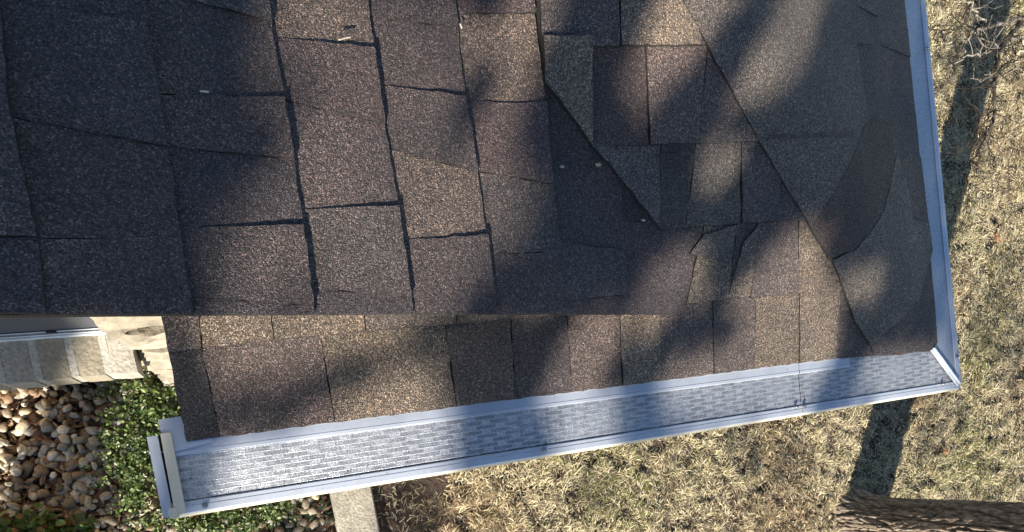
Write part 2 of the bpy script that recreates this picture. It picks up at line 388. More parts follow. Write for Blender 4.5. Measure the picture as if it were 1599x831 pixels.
for _ in range(5000):
    x = rng.uniform(-2.8, -1.35); y = rng.uniform(-.7, .45)
    if ((x - c1.x) * nrm.x + (y - c1.y) * nrm.y) > -.02: continue
    a = rng.uniform(0, 6.28); l_ = rng.uniform(.008, .03); w_ = rng.uniform(.002, .008); dz = rng.uniform(-.006, .006, 12)
    v = np.array([[math.cos(a) * ICO_V[0][0], 0, 0]] * 0 + [[l_ * math.cos(t) * math.cos(a) - w_ * math.sin(t) * math.sin(a), l_ * math.cos(t) * math.sin(a) + w_ * math.sin(t) * math.cos(a), 0] for t in np.linspace(0, 5.76, 12)])
    v[:, 2] = dz; v += np.array([x, y, G + rng.uniform(.008, .03)])
    Vs.append(v); Fs.append(nb + np.array([[0, i, i + 1] for i in range(1, 11)])); nb += 12; c = np.array([(.22, .12, .06), (.3, .19, .1), (.12, .07, .04)][rng.integers(3)]); Cs.append(np.tile(c, (12, 1)))
o = strip_mesh('river_gravel', np.concatenate(Vs), np.concatenate(Fs), np.concatenate(Cs), M['stone'])
o.data.polygons.foreach_set('use_smooth', [True] * len(o.data.polygons))
tag(o, 'tan and brown river stones covering the garden bed by the window', 'gravel', kind='stuff')

# ------------------------------------------------------------------ leaves
def leaf_cloud(Pn, size, cols, name, parent=None, m=None, upbias=.6):
    n = len(Pn); nrmv = rng.normal(0, 1, (n, 3)); nrmv[:, 2] = np.abs(nrmv[:, 2]) + upbias; nrmv /= np.linalg.norm(nrmv, axis=1)[:, None]
    t = np.cross(nrmv, rng.normal(0, 1, (n, 3))); t /= np.linalg.norm(t, axis=1)[:, None]; bt = np.cross(nrmv, t)
    s = rng.uniform(.55, 1.4, n)[:, None] * size
    pts = [(-.5, 0, 0), (-.2, .27, .05), (.2, .25, .05), (.5, 0, -.06), (.2, -.25, .05), (-.2, -.27, .05)]
    V = np.stack([Pn + t * a * s + bt * b * s + nrmv * c * s for a, b, c in pts], 1).reshape(-1, 3)
    b0 = np.arange(n)[:, None] * 6
    F = np.concatenate([b0 + np.array([0, 1, 2, 3]), b0 + np.array([0, 3, 4, 5])])
    c = cols[rng.integers(len(cols), size=n)] * rng.uniform(.7, 1.3, n)[:, None]
    return strip_mesh(name, V, F, np.repeat(c, 6, 0), m or M['leaf'], parent)
def shrub(name, label, blobs, nleaf, size, cols, stemcol=(.12, .08, .05)):
    base = Vector((sum(b[0] for b in blobs) / len(blobs), sum(b[1] for b in blobs) / len(blobs), G))
    root = empty(name, base); tag(root, label, 'shrub')
    P = []
    tot = sum(b[3] ** 2 for b in blobs)
    for bx, by, bz, r in blobs:
        k = int(nleaf * r * r / tot); dv = rng.normal(0, 1, (k, 3)); dv /= np.linalg.norm(dv, axis=1)[:, None]
        dv[:, 2] = np.abs(dv[:, 2]) * .9 - .15
        rad = r * rng.uniform(.45, 1.0, k) ** .5
        lump = np.array([.95 + .75 * noise.noise(Vector(d_ * 2.6) + Vector((bx * 9, by * 9, 0))) + .45 * noise.noise(Vector(d_ * 6)) for d_ in dv])
        P.append(np.array([bx, by, bz]) + dv * (rad * lump)[:, None])
    P = np.concatenate(P)
    P = P[::14]; P = P[[noise.noise(Vector(p * 16)) + .5 * noise.noise(Vector(p * 40)) > -.12 for p in P]]; P = np.repeat(P, 14, 0) + rng.normal(0, size * .75, (len(P) * 14, 3)) * np.array([1, 1, .6])
    leaf_cloud(P, size, np.array(cols), 'foliage', root)
    mb = MB()
    for bx, by, bz, r in blobs:
        for k in range(5):
            a = random.uniform(0, 6.28); tip = Vector((bx + math.cos(a) * r * .7, by + math.sin(a) * r * .7, bz + r * .4))
            mb.tube([(bx, by, G - .02), ((bx + tip.x) / 2 + .01, (by + tip.y) / 2, (G + tip.z) / 2), tip], [.008, .005, .002], 5, stemcol)
    mb.build('stem', M['twig'], root)
    return root
def gp(u, v, z): p = onz(u, v, z); return p.x, p.y
boxg = [(.24, .30, .13), (.08, .13, .025), (.04, .07, .015), (.075, .11, .028), (.05, .085, .022), (.12, .17, .04), (.03, .055, .018), (.17, .22, .075)]
def blob(u, v, z, r): z = G + (z - G) * K; x, y = gp(u, v, z); return (x, y, z - .01, r * K)
shrub('boxwood_shrub', 'small leaved green boxwood shrub between the gravel and the roof corner',
      [blob(222, 625, G + .28, .17), blob(262, 640, G + .28, .16), blob(232, 690, G + .25, .19), blob(215, 745, G + .2, .16), blob(275, 705, G + .25, .2), blob(245, 790, G + .15, .14), blob(285, 770, G + .2, .17)], 13000, .0135, boxg)
shrub('boxwood_shrub', 'low leafy green shrub showing in a thin line under the front gutter',
      [blob(310, 800, G + .15, .14), blob(370, 785, G + .15, .15), blob(425, 780, G + .12, .13)], 6500, .0135, boxg)
shrub('nandina_shrub', 'glossy green shrub with a few rust tinted leaves in the lower left corner',
      [blob(40, 862, G + .25, .17), blob(95, 868, G + .25, .14), blob(0, 880, G + .3, .15), blob(80, 835, G + .12, .10)], 3600, .027,
      [(.06, .11, .025), (.09, .15, .03), (.04, .08, .02), (.20, .11, .035), (.12, .17, .035)])
# dark strappy plant in the shade beside the concrete edging
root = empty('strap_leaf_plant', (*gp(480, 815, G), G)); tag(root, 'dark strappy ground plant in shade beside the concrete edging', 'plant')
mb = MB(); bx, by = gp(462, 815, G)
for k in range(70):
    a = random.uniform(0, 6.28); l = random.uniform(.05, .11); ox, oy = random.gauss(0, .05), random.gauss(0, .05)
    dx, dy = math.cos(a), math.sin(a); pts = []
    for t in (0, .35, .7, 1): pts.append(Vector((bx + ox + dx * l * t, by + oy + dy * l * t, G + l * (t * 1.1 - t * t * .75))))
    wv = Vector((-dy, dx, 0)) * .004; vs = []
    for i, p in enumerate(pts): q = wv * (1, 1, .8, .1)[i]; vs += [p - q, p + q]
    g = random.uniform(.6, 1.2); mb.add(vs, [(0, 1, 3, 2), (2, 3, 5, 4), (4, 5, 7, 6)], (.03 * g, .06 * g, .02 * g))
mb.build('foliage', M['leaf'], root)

# ------------------------------------------------------------------ house
house = empty('house', (-1.8, 1.5, G)); tag(house, 'house with brown asphalt shingle roof and white guarded gutters', 'house')
def jag(p, amp): return Vector((p.x + random.uniform(-amp, amp), p.y + random.uniform(-amp, amp), p.z))
PAL = {'d': (.086, .074, .076), 'b': (.115, .096, .089), 'r': (.122, .096, .088), 't': (.182, .150, .118), 'g': (.126, .112, .101), 'k': (.068, .060, .062), 'm': (.072, .052, .048), 'h': (.148, .134, .118)}
def shingle(mb, poly, hf, col, lift, tops, jitter=.0012, sub=.012, inner=.05, world=None):
    """poly: list of px points; lift: butt height; tops: set of vertex indices lying at the upslope (thin) end"""
    P3 = [Vector((x, y, 0)) for x, y in world] if world else [onh(u, v, hf) for u, v in poly]
    poly = world or poly
    vals = [(.0004 if i in tops else lift) for i in range(len(poly))]
    pts = []; hv = []
    for i in range(len(P3)):
        a, b = P3[i], P3[(i + 1) % len(P3)]; n = max(1, int((b - a).length / sub))
        for k in range(n):
            t = k / n; p = a.lerp(b, t)
            if k: p = jag(p, jitter)
            pts.append(Vector((p.x, p.y))); hv.append(vals[i] * (1 - t) + vals[(i + 1) % len(P3)] * t)
    nb_ = len(pts); A = np.array([[p.x, p.y, 1] for p in pts]); coef = np.linalg.lstsq(A, np.array(hv), rcond=None)[0]
    minx, maxx = A[:, 0].min(), A[:, 0].max(); miny, maxy = A[:, 1].min(), A[:, 1].max()
    inn = []
    nx = int((maxx - minx) / inner); ny = int((maxy - miny) / inner)
    for i in range(1, nx + 1):
        for j in range(1, ny + 1): inn.append(Vector((minx + (maxx - minx) * i / (nx + 1), miny + (maxy - miny) * j / (ny + 1))))
    res = delaunay_2d_cdt(pts + inn, [], [list(range(nb_))], 1, 1e-6)
    V2, _, F2, ov = res[0], res[1], res[2], res[3]
    # boundary loop: edges used once
    cnt = {}
    for f in F2:
        for i in range(len(f)):
            e = (f[i], f[(i + 1) % len(f)]); cnt[e] = cnt.get(e, 0) + 1
    tops3 = []
    random.uniform(0, 50); seedn = 3.0
    for i, p in enumerate(V2):
        src = [k for k in ov[i] if k < nb_] if ov else []
        hh = hv[src[0]] if src else float(coef[0] * p.x + coef[1] * p.y + coef[2])
        wob = .0012 * noise.noise(Vector((p.x * 14, p.y * 14, seedn)))
        tops3.append(Vector((p.x, p.y, hf(p.x, p.y) + hh + wob)))
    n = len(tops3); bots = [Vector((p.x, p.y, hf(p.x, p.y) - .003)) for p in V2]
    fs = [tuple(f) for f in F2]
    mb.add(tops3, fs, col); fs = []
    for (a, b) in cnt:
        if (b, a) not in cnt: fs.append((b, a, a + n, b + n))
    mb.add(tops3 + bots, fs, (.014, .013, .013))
def col(k, j=.12):
    c = PAL[k]; s = 1 + random.uniform(-j, j); return tuple(x * s for x in c)

def lerp_line(line, y):                           # x of a traced course line at image row y
    for (x0, y0), (x1, y1) in zip(line, line[1:]):
        if y <= y1 or (x1, y1) == line[-1]: return x0 + (x1 - x0) * (y - y0) / (y1 - y0)
RK = 491                                          # image row of the rake while tracing
lines = {
 -4: [(-640, -120), (-560, 500)], -3: [(-420, -120), (-340, 500)], -2: [(-205, -120), (-140, 500)], -1: [(-12, -120), (20, 180), (45, 300), (62, 375), (75, 500)],
 0: [(212, -120), (230, 30), (265, 245), (285, 380), (304, 500)], 1: [(403, -120), (418, 10), (430, 70), (458, 245), (492, 500)],
 2: [(560, -120), (575, 20), (600, 200), (622, 330), (646, 500)], 3: [(695, -120), (712, 30), (725, 155), (745, 280), (762, 390), (774, 500)],
 4: [(815, -120), (832, 20), (848, 130), (858, 260), (873, 380), (888, 500)], 5: [(925, -120), (945, 100), (972, 290), (976, 400), (985, 500)], 6: [(1030, -120), (1065, 300), (1085, 500)]}
# per strip (right line index): list of (seam y at left line, seam y at right line) from top, and tabs (tone, raised)
strips = {
 -3: ([-120, (60, 90), (260, 300), (430, 450), RK], 'b0 d1 b0 d1'),
 -2: ([-120, (20, 40), (200, 215), (330, 340), RK], 'd1 b0 d1 d0'),
 -1: ([-120, (0, 10), (175, 181), (372, 374), RK], 'k0 d1 b1 d0'),
 0: ([-120, (4, 42), (184, 233), (374, 372), RK], 'd0 d1 b0 b0'),
 1: ([-120, (-18, 40), (148, 158), (229, 253), (356, 355), (463, 480), RK], 'g1 b0 r1 d0 b1 d0'),
 2: ([-120, (58, 80), (157, 198), (327, 325), (450, 466), RK], 't0 r1 b0 g1 d0'),
 3: ([-120, (26, 46), (133, 155), (232, 272), (376, 369), RK], 'b1 b0 b1 t0 b1'),
 4: ([-120, (20, 25), (155, 163), (268, 290), (397, 395), RK], 'r1 t0 r1 g0 b0'),
 5: ([118, (266, 262), (378, 392), (470, 460), RK], 'k0 d0 g1 d0'),
 6: ([240, (345, 347), RK], 'k0 d0')}
cut = [(560, -160), (845, 128), (925, 235), (1030, 360), (1075, 408), (1110, 440)]       # where the front slope's shingles are trimmed over the valley
def cut_x(y):
    return lerp_line([(a, b) for a, b in cut], y)
mb = MB()
for k, (seams, tabs) in strips.items():
    tabs = tabs.split(); l0, l1 = lines[k - 1], lines[k]
    for i, tb in enumerate(tabs):
        a, b = seams[i], seams[i + 1]
        a = a if isinstance(a, tuple) else (a, a); b = b if isinstance(b, tuple) else (b, b)
        wl = 26                                   # overlap under the course above
        xa0, xa1 = lerp_line(l0, a[0]), lerp_line(l1, a[1]); xb0, xb1 = lerp_line(l0, b[0]), lerp_line(l1, b[1])
        sa = (a[1] - a[0]) / (xa1 - xa0); sb = (b[1] - b[0]) / (xb1 - xb0)
        poly = [(xa0 - wl, a[0] - sa * wl), (xa1, a[1]), (xb1, b[1]), (xb0 - wl, b[0] - sb * wl)]
        lift = .0060 + (.0040 if tb[1] == '1' else 0)
        if k >= 5: lift *= .5
        base = tuple(a_ * b_ for a_, b_ in zip(col(tb[0]), (.84, .79, .83)))  # slope darkened and tinted to carry its weaker sunlight in the colour
        shingle(mb, poly, h_all if k > 2 else (lambda x, y: h_left(x, y)), base, lift, {0, 3})
        # printed tone band inside a tab
        if lift > 0 and random.random() < .45 and k > -3:
            pass
rs = random.Random(5)
def course(mbx, x1, ya, yb, side):               # plain courses that carry the slopes on beyond the photograph's edges
    y = ya
    while y < yb:
        l_ = rs.uniform(.1, .22); y2 = min(y + l_, yb); xm, ym = x1 - .07, (y + y2) / 2
        isL = h_left(xm, ym) > h_front(xm, ym)
        if isL == side and y2 - y > .03:
            shingle(mbx, None, h_all, tuple(a_ * b_ for a_, b_ in zip(col(rs.choice('dbrkbg')), (.84, .79, .83))), rs.choice((.006, .010)), {0, 3}, sub=.06, inner=.3, world=[(x1 - .158, y), (x1, y), (x1, y2), (x1 - .158, y2)])  # same weaker sunlight painted into the colour of these courses
        y += l_
for k in range(-20, 7):
    y_start = YR if k <= -4 else onh(lerp_line(lines[k], -120), -120, h_all).y
    course(mb, -1.742 + .138 * k, y_start, 3.2, True)
up = mb.build('upper_roof_slope', M['granule'], house); up['label'] = 'upper shingle slope ending in a straight raised edge'

# front and side slope (one folded shingle field)
mb = MB()
b0 = [(250, 694), (290, 690), (700, 637), (1250, 567), (1330, 557), (1420, 554), (1450, 550), (1464, 536)]
b1 = [(200, 556), (265, 550), (500, 524), (830, 497), (1040, 478), (1250, 458), (1330, 452), (1500, 440)]
b2 = [(230, 415), (700, 388), (1030, 360), (1110, 352), (1255, 345), (1500, 330)]
b3 = [(300, 270), (700, 245), (920, 231), (1085, 226), (1170, 222), (1500, 210)]
b4 = [(500, 78), (740, 75), (1100, 73), (1400, 70)]
b5 = [(500, -115), (1400, -120)]; 
def ly(line, x):
    for (x0, y0), (x1, y1) in zip(line, line[1:]):
        if x <= x1 or (x1, y1) == line[-1]: return y0 + (y1 - y0) * (x - x0) / (x1 - x0)
def front_strip(lo, hi, joints, tabs, g=.6):
    tabs = tabs.split()
    for i, tb in enumerate(tabs):
        (xt0, xb0), (xt1, xb1) = joints[i], joints[i + 1]
        ov = 14
        def ptop(xt, xb): y = ly(hi, xt); yb = ly(lo, xb); s = (xt - xb) / (y - yb); return (xt - s * ov, y - ov)
        poly = [ptop(xt0 + g, xb0 + g), ptop(xt1 - g, xb1 - g)]
        n = max(1, int(abs(xb1 - xb0) / 60))
        for q in range(n + 1):
            x = xb1 - g + (xb0 + 2 * g - xb1) * q / n; poly.append((x, ly(lo, x)))
        lift = .004 + (.003 if tb[1] == '1' else 0)
        shingle(mb, poly, h_front, col(tb[0]), lift, {0, 1})
front_strip(b0, b1, [(262, 291), (315, 345), (501, 522), (695, 712), (797, 803), (885, 892), (967, 970), (1031, 1029), (1112, 1112), (1180, 1175), (1248, 1245), (1313, 1301), (1332, 1362), (1420, 1458)],
            'k0 r1 t0 b1 d0 r0 t1 b0 b1 t0 t1 b0 d0')
front_strip(b1, b2, [(235, 262), (305, 316), (412, 428), (560, 570), (700, 712), (860, 866), (985, 990), (1098, 1068), (1150, 1134), (1184, 1168), (1246, 1245), (1330, 1330)],
            'b0 t1 t0 b1 b0 b0 d0 t1 d0 b1 t0', 1.0)
front_strip(b2, b3, [(1030, 1027), (1086, 1068), (1157, 1155), (1222, 1216), (1330, 1330)], 'k1 g0 d1 b0', 1.0)
front_strip(b3, b4, [(922, 922), (1008, 1012), (1104, 1088), (1210, 1190), (1330, 1330)], 'm0 r1 b0 m1', .9)
front_strip(b4, b5, [(838, 845), (965, 967), (1095, 1090), (1260, 1255), (1400, 1400)], 'b0 t1 d0 b0')
shingle(mb, [(845, 62), (921, 62), (921, 231), (905, 208), (847, 131)], h_front, col('t'), .0105, set())
shingle(mb, [(921, 217), (1029, 216), (1027, 360), (975, 293), (931, 241), (921, 232)], h_front, col('g'), .0095, {0, 1})
# trimmed piece that closes the valley against the upper slope
# side slope: wide courses lapping over the hip and trimmed on a long diagonal
def side_piece(poly, c, lift, tops): shingle(mb, poly, h_front, c, lift, tops, inner=.03)
dg = [(985, -130), (1040, -40), (1098, 68), (1140, 145), (1181, 220), (1222, 290), (1262, 356), (1292, 405)]
sA = [(1295, -130), (1325, 32), (1337, 100), (1352, 200), (1372, 300), (1340, 400), (1305, 455)]
side_piece(dg + [(1330, 392), (1385, 330), (1378, 270), (1352, 180), (1338, 100), (1327, 33), (1310, -130)], col('g'), .0066, set())
side_piece([(1290, 405), (1262, 356), (1300, 300), (1345, 200), (1362, 187), (1388, 199), (1393, 260), (1375, 330), (1330, 390)], col('m'), .0071, set())
side_piece([(1296, 408), (1332, 392), (1376, 332), (1392, 262), (1396, 240), (1415, 300), (1420, 345), (1446, 350), (1452, 392), (1430, 468), (1396, 505), (1355, 540), (1330, 500), (1315, 458)], col('h', .03), .0077, set())
side_piece([(1315, 455), (1330, 500), (1355, 540), (1430, 470), (1450, 400), (1452, 390), (1459, 470), (1464, 535), (1452, 549), (1420, 554), (1365, 556)], col('d'), .0008, set())
shingle(mb, [(1074, 399), (1097, 368), (1150, 352), (1136, 411)], h_front, col('g'), .0064, set())
shingle(mb, [(1158, 380), (1183, 351), (1170, 463), (1134, 466)], h_front, col('t'), .0052, set())
ra = [(1310, -130), (1327, 33), (1338, 100), (1352, 180), (1372, 260), (1388, 330)]
rb = [(1352, -130), (1370, 62), (1378, 110), (1388, 195), (1394, 235), (1406, 290), (1420, 345)]
re = [(1392, -130), (1408, 0), (1420, 110), (1434, 246), (1446, 350)]
def rstrip(l0, l1, seams, tabs, lift):
    for i, tb in enumerate(tabs.split()):
        a, b = seams[i], seams[i + 1]
        lf = [(lerp_line(l0, y) - 9, y) for y in np.linspace(a[0], b[0], 4)]; rt = [(lerp_line(l1, y), y) for y in np.linspace(b[1], a[1], 4)]
        P = [(lf[0][0], a[0])] + [rt[3], rt[2], rt[1], rt[0]] + lf[::-1][:3]
        shingle(mb, P[:1] + P[1:], h_front, col(tb[0], .06), lift + (.002 if tb[1] == '1' else 0), {0, 5, 6, 7}, inner=.03)
rstrip(ra, rb, [(-130, -130), (-2, 28), (187, 200), (330, 343)], 'b1 d0 g1', .0052)
rstrip(rb, re, [(-130, -130), (65, 91), (232, 247), (346, 350)], 'b1 d0 b1', .0048)
for k in range(0, 16): course(mb, -.105 - .138 * k, max(1.07, .12 + .138 * k * 1.05), 4.1, False)
fr = mb.build('front_roof_slope', M['granule'], house); fr['label'] = 'lower shingle slope wrapping the roof corner above the gutters'
# underlying deck sheet + continuation of the roof beyond the view
mb = MB(); vs = []; fs = []; xs = np.linspace(-4.6, -.085, 90); ys = np.concatenate([np.linspace(.1055, .6, 24), np.linspace(.65, 4.2, 40)])
def clampf(x, y): return h_front(x, y) - .004
for y in ys:
    for x in xs: vs.append((x, y, clampf(x, y)))
W_ = len(xs)
for j in range(len(ys) - 1):
    for i in range(W_ - 1):
        if xs[i] < -1.79: continue
        fs.append((j * W_ + i, j * W_ + i + 1, (j + 1) * W_ + i + 1, (j + 1) * W_ + i))
mb.add(vs, fs, (.012, .011, .012)); mb.build('roof_underlay', M['granule'], house)
mb = MB()
def slab(poly, hf, t0, t1, c=(.010, .009, .009)):
    n = len(poly); top = [Vector((x, y, hf(x, y) + t0)) for x, y in poly]; bot = [Vector((x, y, hf(x, y) + t1)) for x, y in poly]
    mb.add(top + bot, [tuple(range(n)), tuple(range(2 * n - 1, n - 1, -1))] + [(i, (i + 1) % n, (i + 1) % n + n, i + n) for i in range(n)], c)
slab([(-4.6, YR + .004), (-.93, YR + .004), (-1.03, .3 + .02), (-1.22, .55), (-1.41, .75), (-2.4, 1.8), (-3.8, 3.2), (-4.6, 3.2)], h_left, -.004, -.016)
slab([(-4.6, YR + .012), (-.98, YR + .012), (-1.1, .36), (-1.22, .5), (-1.41, .7), (-2.4, 1.75), (-3.8, 3.15), (-4.6, 3.15)], h_left, -.017, -.034, (.008, .007, .007))
mb.build('upper_roof_deck', M['granule'], house)
# fascia board under the rake, soffit
mb = MB()
def wall_poly(vs): mb.add(vs, [tuple(range(len(vs)))])
x0, x1 = -4.6, -1.02
mb.add([(x0, YR + .07, h_left(x0, 0) - .035), (x1, YR + .07, h_left(x1, 0) - .035), (x1, YR + .07, h_left(x1, 0) - .05), (-1.8, YR + .07, h_left(-1.8, 0) - .16), (x0, YR + .07, h_left(x0, 0) - .16),
        (x0, YR + .09, h_left(x0, 0) - .035), (x1, YR + .09, h_left(x1, 0) - .035), (x1, YR + .09, h_left(x1, 0) - .05), (-1.8, YR + .09, h_left(-1.8, 0) - .16), (x0, YR + .09, h_left(x0, 0) - .16)],
       [(0, 1, 2, 3, 4), (9, 8, 7, 6, 5), (0, 5, 6, 1), (3, 8, 9, 4), (2, 7, 8, 3)])
mb.build('fascia_board', M['fascia'], house)

# brick walls ---------------------------------------------------------------
def brick_wall(name, O, ux, length, z0, z1, th, holes=(), parent=house):
    """courses of separate bricks proud of a mortar slab, front face towards n"""
    mb = MB(); n = Vector((ux.y, -ux.x, 0)); bw, bh, mo = .2, .065, .01
    r = 0; z = z0
    def bx(a, b, za, zb, d0, d1, c):
        vs = []
        for s in (a, b):
            for dd in (d0, d1):
                for zz in (za, zb): p = O + ux * s + n * dd; vs.append((p.x, p.y, zz))
        mb.add(vs, [(0, 1, 3, 2), (4, 6, 7, 5), (0, 4, 5, 1), (2, 3, 7, 6), (0, 2, 6, 4), (1, 5, 7, 3)], c)
    def free(a, b, za, zb): return not any(a < h[1] and b > h[0] and za < h[3] and zb > h[2] for h in holes)
    # mortar body in pieces round the holes
    xs = sorted({0, length, *[h[0] for h in holes], *[h[1] for h in holes]}); zs = sorted({z0, z1, *[h[2] for h in holes], *[h[3] for h in holes]})
    for a, b in zip(xs, xs[1:]):
        for za, zb in zip(zs, zs[1:]):
            if free(a + .001, b - .001, za + .001, zb - .001): bx(a, b, za, zb, -th, -.006, (.38, .36, .32))
    while z < z1 - bh:
        s = -(bw / 2) * (r % 2)
        while s < length:
            a, b = max(s, 0), min(s + bw - mo, length)
            if b - a > .03 and free(a, b, z, z + bh):
                k = random.uniform(.8, 1.15); bx(a, b, z, z + bh, -.02, random.uniform(-.001, .001), (.34 * k, .27 * k, .19 * k))
            s += bw
        z += bh + mo; r += 1
    return mb.build(name, M['brick'], parent)
YW = .418
xw0 = -4.4
brick_wall('brick_wall', Vector((xw0, YW, 0)), Vector((1, 0, 0)), 2.62, G, .0, .14, holes=[(1.2, 2.47, -.59, .2)])
brick_wall('brick_wall', Vector((-1.72, .43, 0)), Vector((1, 0, 0)), 1.24, G, -.02, .14)
brick_wall('brick_wall', Vector((-.48, .43, 0)), Vector((0, 1, 0)), 3.4, G, -.02, .14)
# soffit of the front eave
mb = MB(); mb.box((-1.80, .125, -.045), (-.11, .43, -.033)); mb.box((-.48, .44, -.045), (-.11, 3.9, -.033))
mb.build('soffit', M['fascia'], house)

# sill: rowlock bricks with mortar joints
sillp = empty('window', (-2.3, YW, -.6)); sillp.parent = house; sillp.matrix_parent_inverse = Matrix.Translation(-house.location)
def child(o): o.parent = sillp; o.matrix_parent_inverse = Matrix.Identity(4); o.matrix_basis = Matrix.Identity(4); o.matrix_local = Matrix.Translation(-Vector((-2.3, YW, -.6))); return o
mb = MB(); xe = gp(213, 575, -.6)[0]; x = xe; k = 0
jx = []
while x > -3.4:
    wbr = random.uniform(.050, .056); s = random.uniform(.85, 1.15)
    c = (.29 * s, .255 * s, .19 * s) if k % 3 else (.30 * s, .275 * s, .23 * s)
    n = 5; vs = []; fs = []
    y0_, y1_ = .314, .425
    x0_, x1_ = x - wbr, x
    segs = 6
    for j in range(segs + 1):
        yy = y0_ + (y1_ - y0_) * j / segs
        for i in range(5):
            xx = x0_ + (x1_ - x0_) * i / 4; e = .002 if i in (0, 4) else 0
            vs.append((xx + random.uniform(-.0012, .0012), yy + (random.uniform(-.0015, .0015) if j == 0 else 0), -.607 + (yy - y0_) * .12 - e + .0012 * noise.noise(Vector((xx * 40, yy * 40, 0)))))
    for j in range(segs):
        for i in range(4): fs.append((j * 5 + i, j * 5 + i + 1, (j + 1) * 5 + i + 1, (j + 1) * 5 + i))
    nb0 = len(vs); vs += [(v[0], v[1], -.70) for v in vs[:5]]; fs += [(i, i + 1, nb0 + i + 1, nb0 + i) for i in range(4)]
    nb1 = len(vs); vs += [(x0_, y1_, -.70), (x1_, y1_, -.70)]; fs += [(0, nb0, nb1, segs * 5), (4, nb0 + 4, nb1 + 1, segs * 5 + 4), (nb0, nb0 + 4, nb1 + 1, nb1)]
    mb.add(vs, fs, c)
    # mortar joint
    xa, xb = x0_ - .0155, x0_ - .0001; ja = y0_ + .002
    mb.add([(xa, ja, -.70), (xb, ja, -.70), (xb, y1_, -.70), (xa, y1_, -.70), (xa, ja, -.6085), (xb, ja, -.6085), (xb, y1_, -.5952), (xa, y1_, -.5952)], [(3, 2, 1, 0), (4, 5, 6, 7), (0, 1, 5, 4), (1, 2, 6, 5), (2, 3, 7, 6), (3, 0, 4, 7)], (.37, .35, .30))
    x -= wbr + .0156; k += 1
o = mb.build('window_sill', M['sill'], sillp); o['label'] = 'tan brick sill below the window'
# lit front nosing under the sill bricks
o2 = None
# frame
mb = MB(); zf = -.588; xr = gp(196, 512, -.585)[0]
mb.box((-3.2, .4025, zf - .02), (xr, .4065, zf - .002)); mb.box((-3.2, .4075, zf - .02), (xr, .4100, zf + .001)); mb.box((-3.2, .4110, zf - .02), (xr, .4130, zf - .003)); mb.box((-3.2, .4140, zf - .02), (xr - .02, .4165, zf + .002))
mb.box((xr - .035, .4105, zf + .0025), (xr - .001, .442, .1)); mb.box((xr - .05, .4175, zf - .01), (xr - .036, .442, .1))
mb.build('window_frame', M['vinyl'], sillp, bevel=.001)
mb = MB(); mb.box((-3.2, .4180, zf - .01), (xr - .051, .4215, .1)); mb.build('pane', M['glass'], sillp)
mb = MB(); lx = gp(76, 514, -.57)[0]; mb.box((lx - .010, .4132, zf - .01), (lx + .010, .4164, zf + .0035)); mb.build('latch', M['dark'], sillp)

# rough limestone blocks right of the window
def rough_block(mb, a, b, seed, amp=.012, col_=(.6, .53, .4)):
    n = 22; lo, hi = Vector(a), Vector(b)
    def pt(u, v, w_):
        p = Vector((lo.x + (hi.x - lo.x) * u, lo.y + (hi.y - lo.y) * v, lo.z + (hi.z - lo.z) * w_))
        c = noise.noise_vector(p * 14 + Vector((seed, 0, 0))) * amp + noise.noise_vector(p * 45) * amp * .35 + Vector((0, 1, 0)) * noise.noise(Vector((p.x * 7 + seed, 0, p.z * 38))) * amp * 1.3
        return p + c
    for axis in range(3):
        for side in (0, 1):
            vs = []; fs = []
            for i in range(n + 1):
                for j in range(n + 1):
                    q = [0, 0, 0]; q[axis] = side; q[(axis + 1) % 3] = i / n; q[(axis + 2) % 3] = j / n; vs.append(pt(*q))
            for i in range(n):
                for j in range(n): fs.append((i * (n + 1) + j, i * (n + 1) + j + 1, (i + 1) * (n + 1) + j + 1, (i + 1) * (n + 1) + j))
            mb.add(vs, fs, col_)
mb = MB(); z = G; k = 0
while z < -.12:
    hgt = random.uniform(.16, .24) if z < -.9 else .13
    dxl = random.uniform(-.015, .012)
    rough_block(mb, (xe + .01 + dxl, (.335 if z > -.5 else .352) + random.uniform(-.008, .008), z), (-1.74, .47, min(z + hgt - .008, -.05)), k * 3.7); z += hgt; k += 1
o = mb.build('stone_pier', M['limestone'], house, smooth=True); o['label'] = 'rough cream limestone pier right of the window'

# ------------------------------------------------------------------ gutters
def frame_pt(o, ax_, out, s, t, z): return o + ax_ * s + out * t + Vector((0, 0, z))
def extrude(mb, prof, O, ax_, inn, s0, s1, closed=True, miter0=0.0, miter1=0.0, col_=(.5, .5, .5)):
    """prof: (t, z) with t measured inwards from the outer lip"""
    n = len(prof); vs = []
    for s, mi in ((s0, miter0), (s1, miter1)):
        for t, z in prof: p = O + ax_ * (s + mi * t) + inn * t; vs.append((p.x, p.y, z))
    fs = [(i, (i + 1) % n, (i + 1) % n + n, i + n) for i in range(n if closed else n - 1)]
    if closed: fs += [tuple(range(n)), tuple(range(2 * n - 1, n - 1, -1))]
    mb.add(vs, fs, col_)
def thick(line, th=.0012):
    """turn an open (t,z) line into a closed thin profile"""
    out = []
    for i, (t, z) in enumerate(line):
        a = Vector(line[max(i - 1, 0)]); b = Vector(line[min(i + 1, len(line) - 1)]); d_ = (b - a).normalized(); out.append((t - d_.y * th, z + d_.x * th))
    return line + out[::-1]
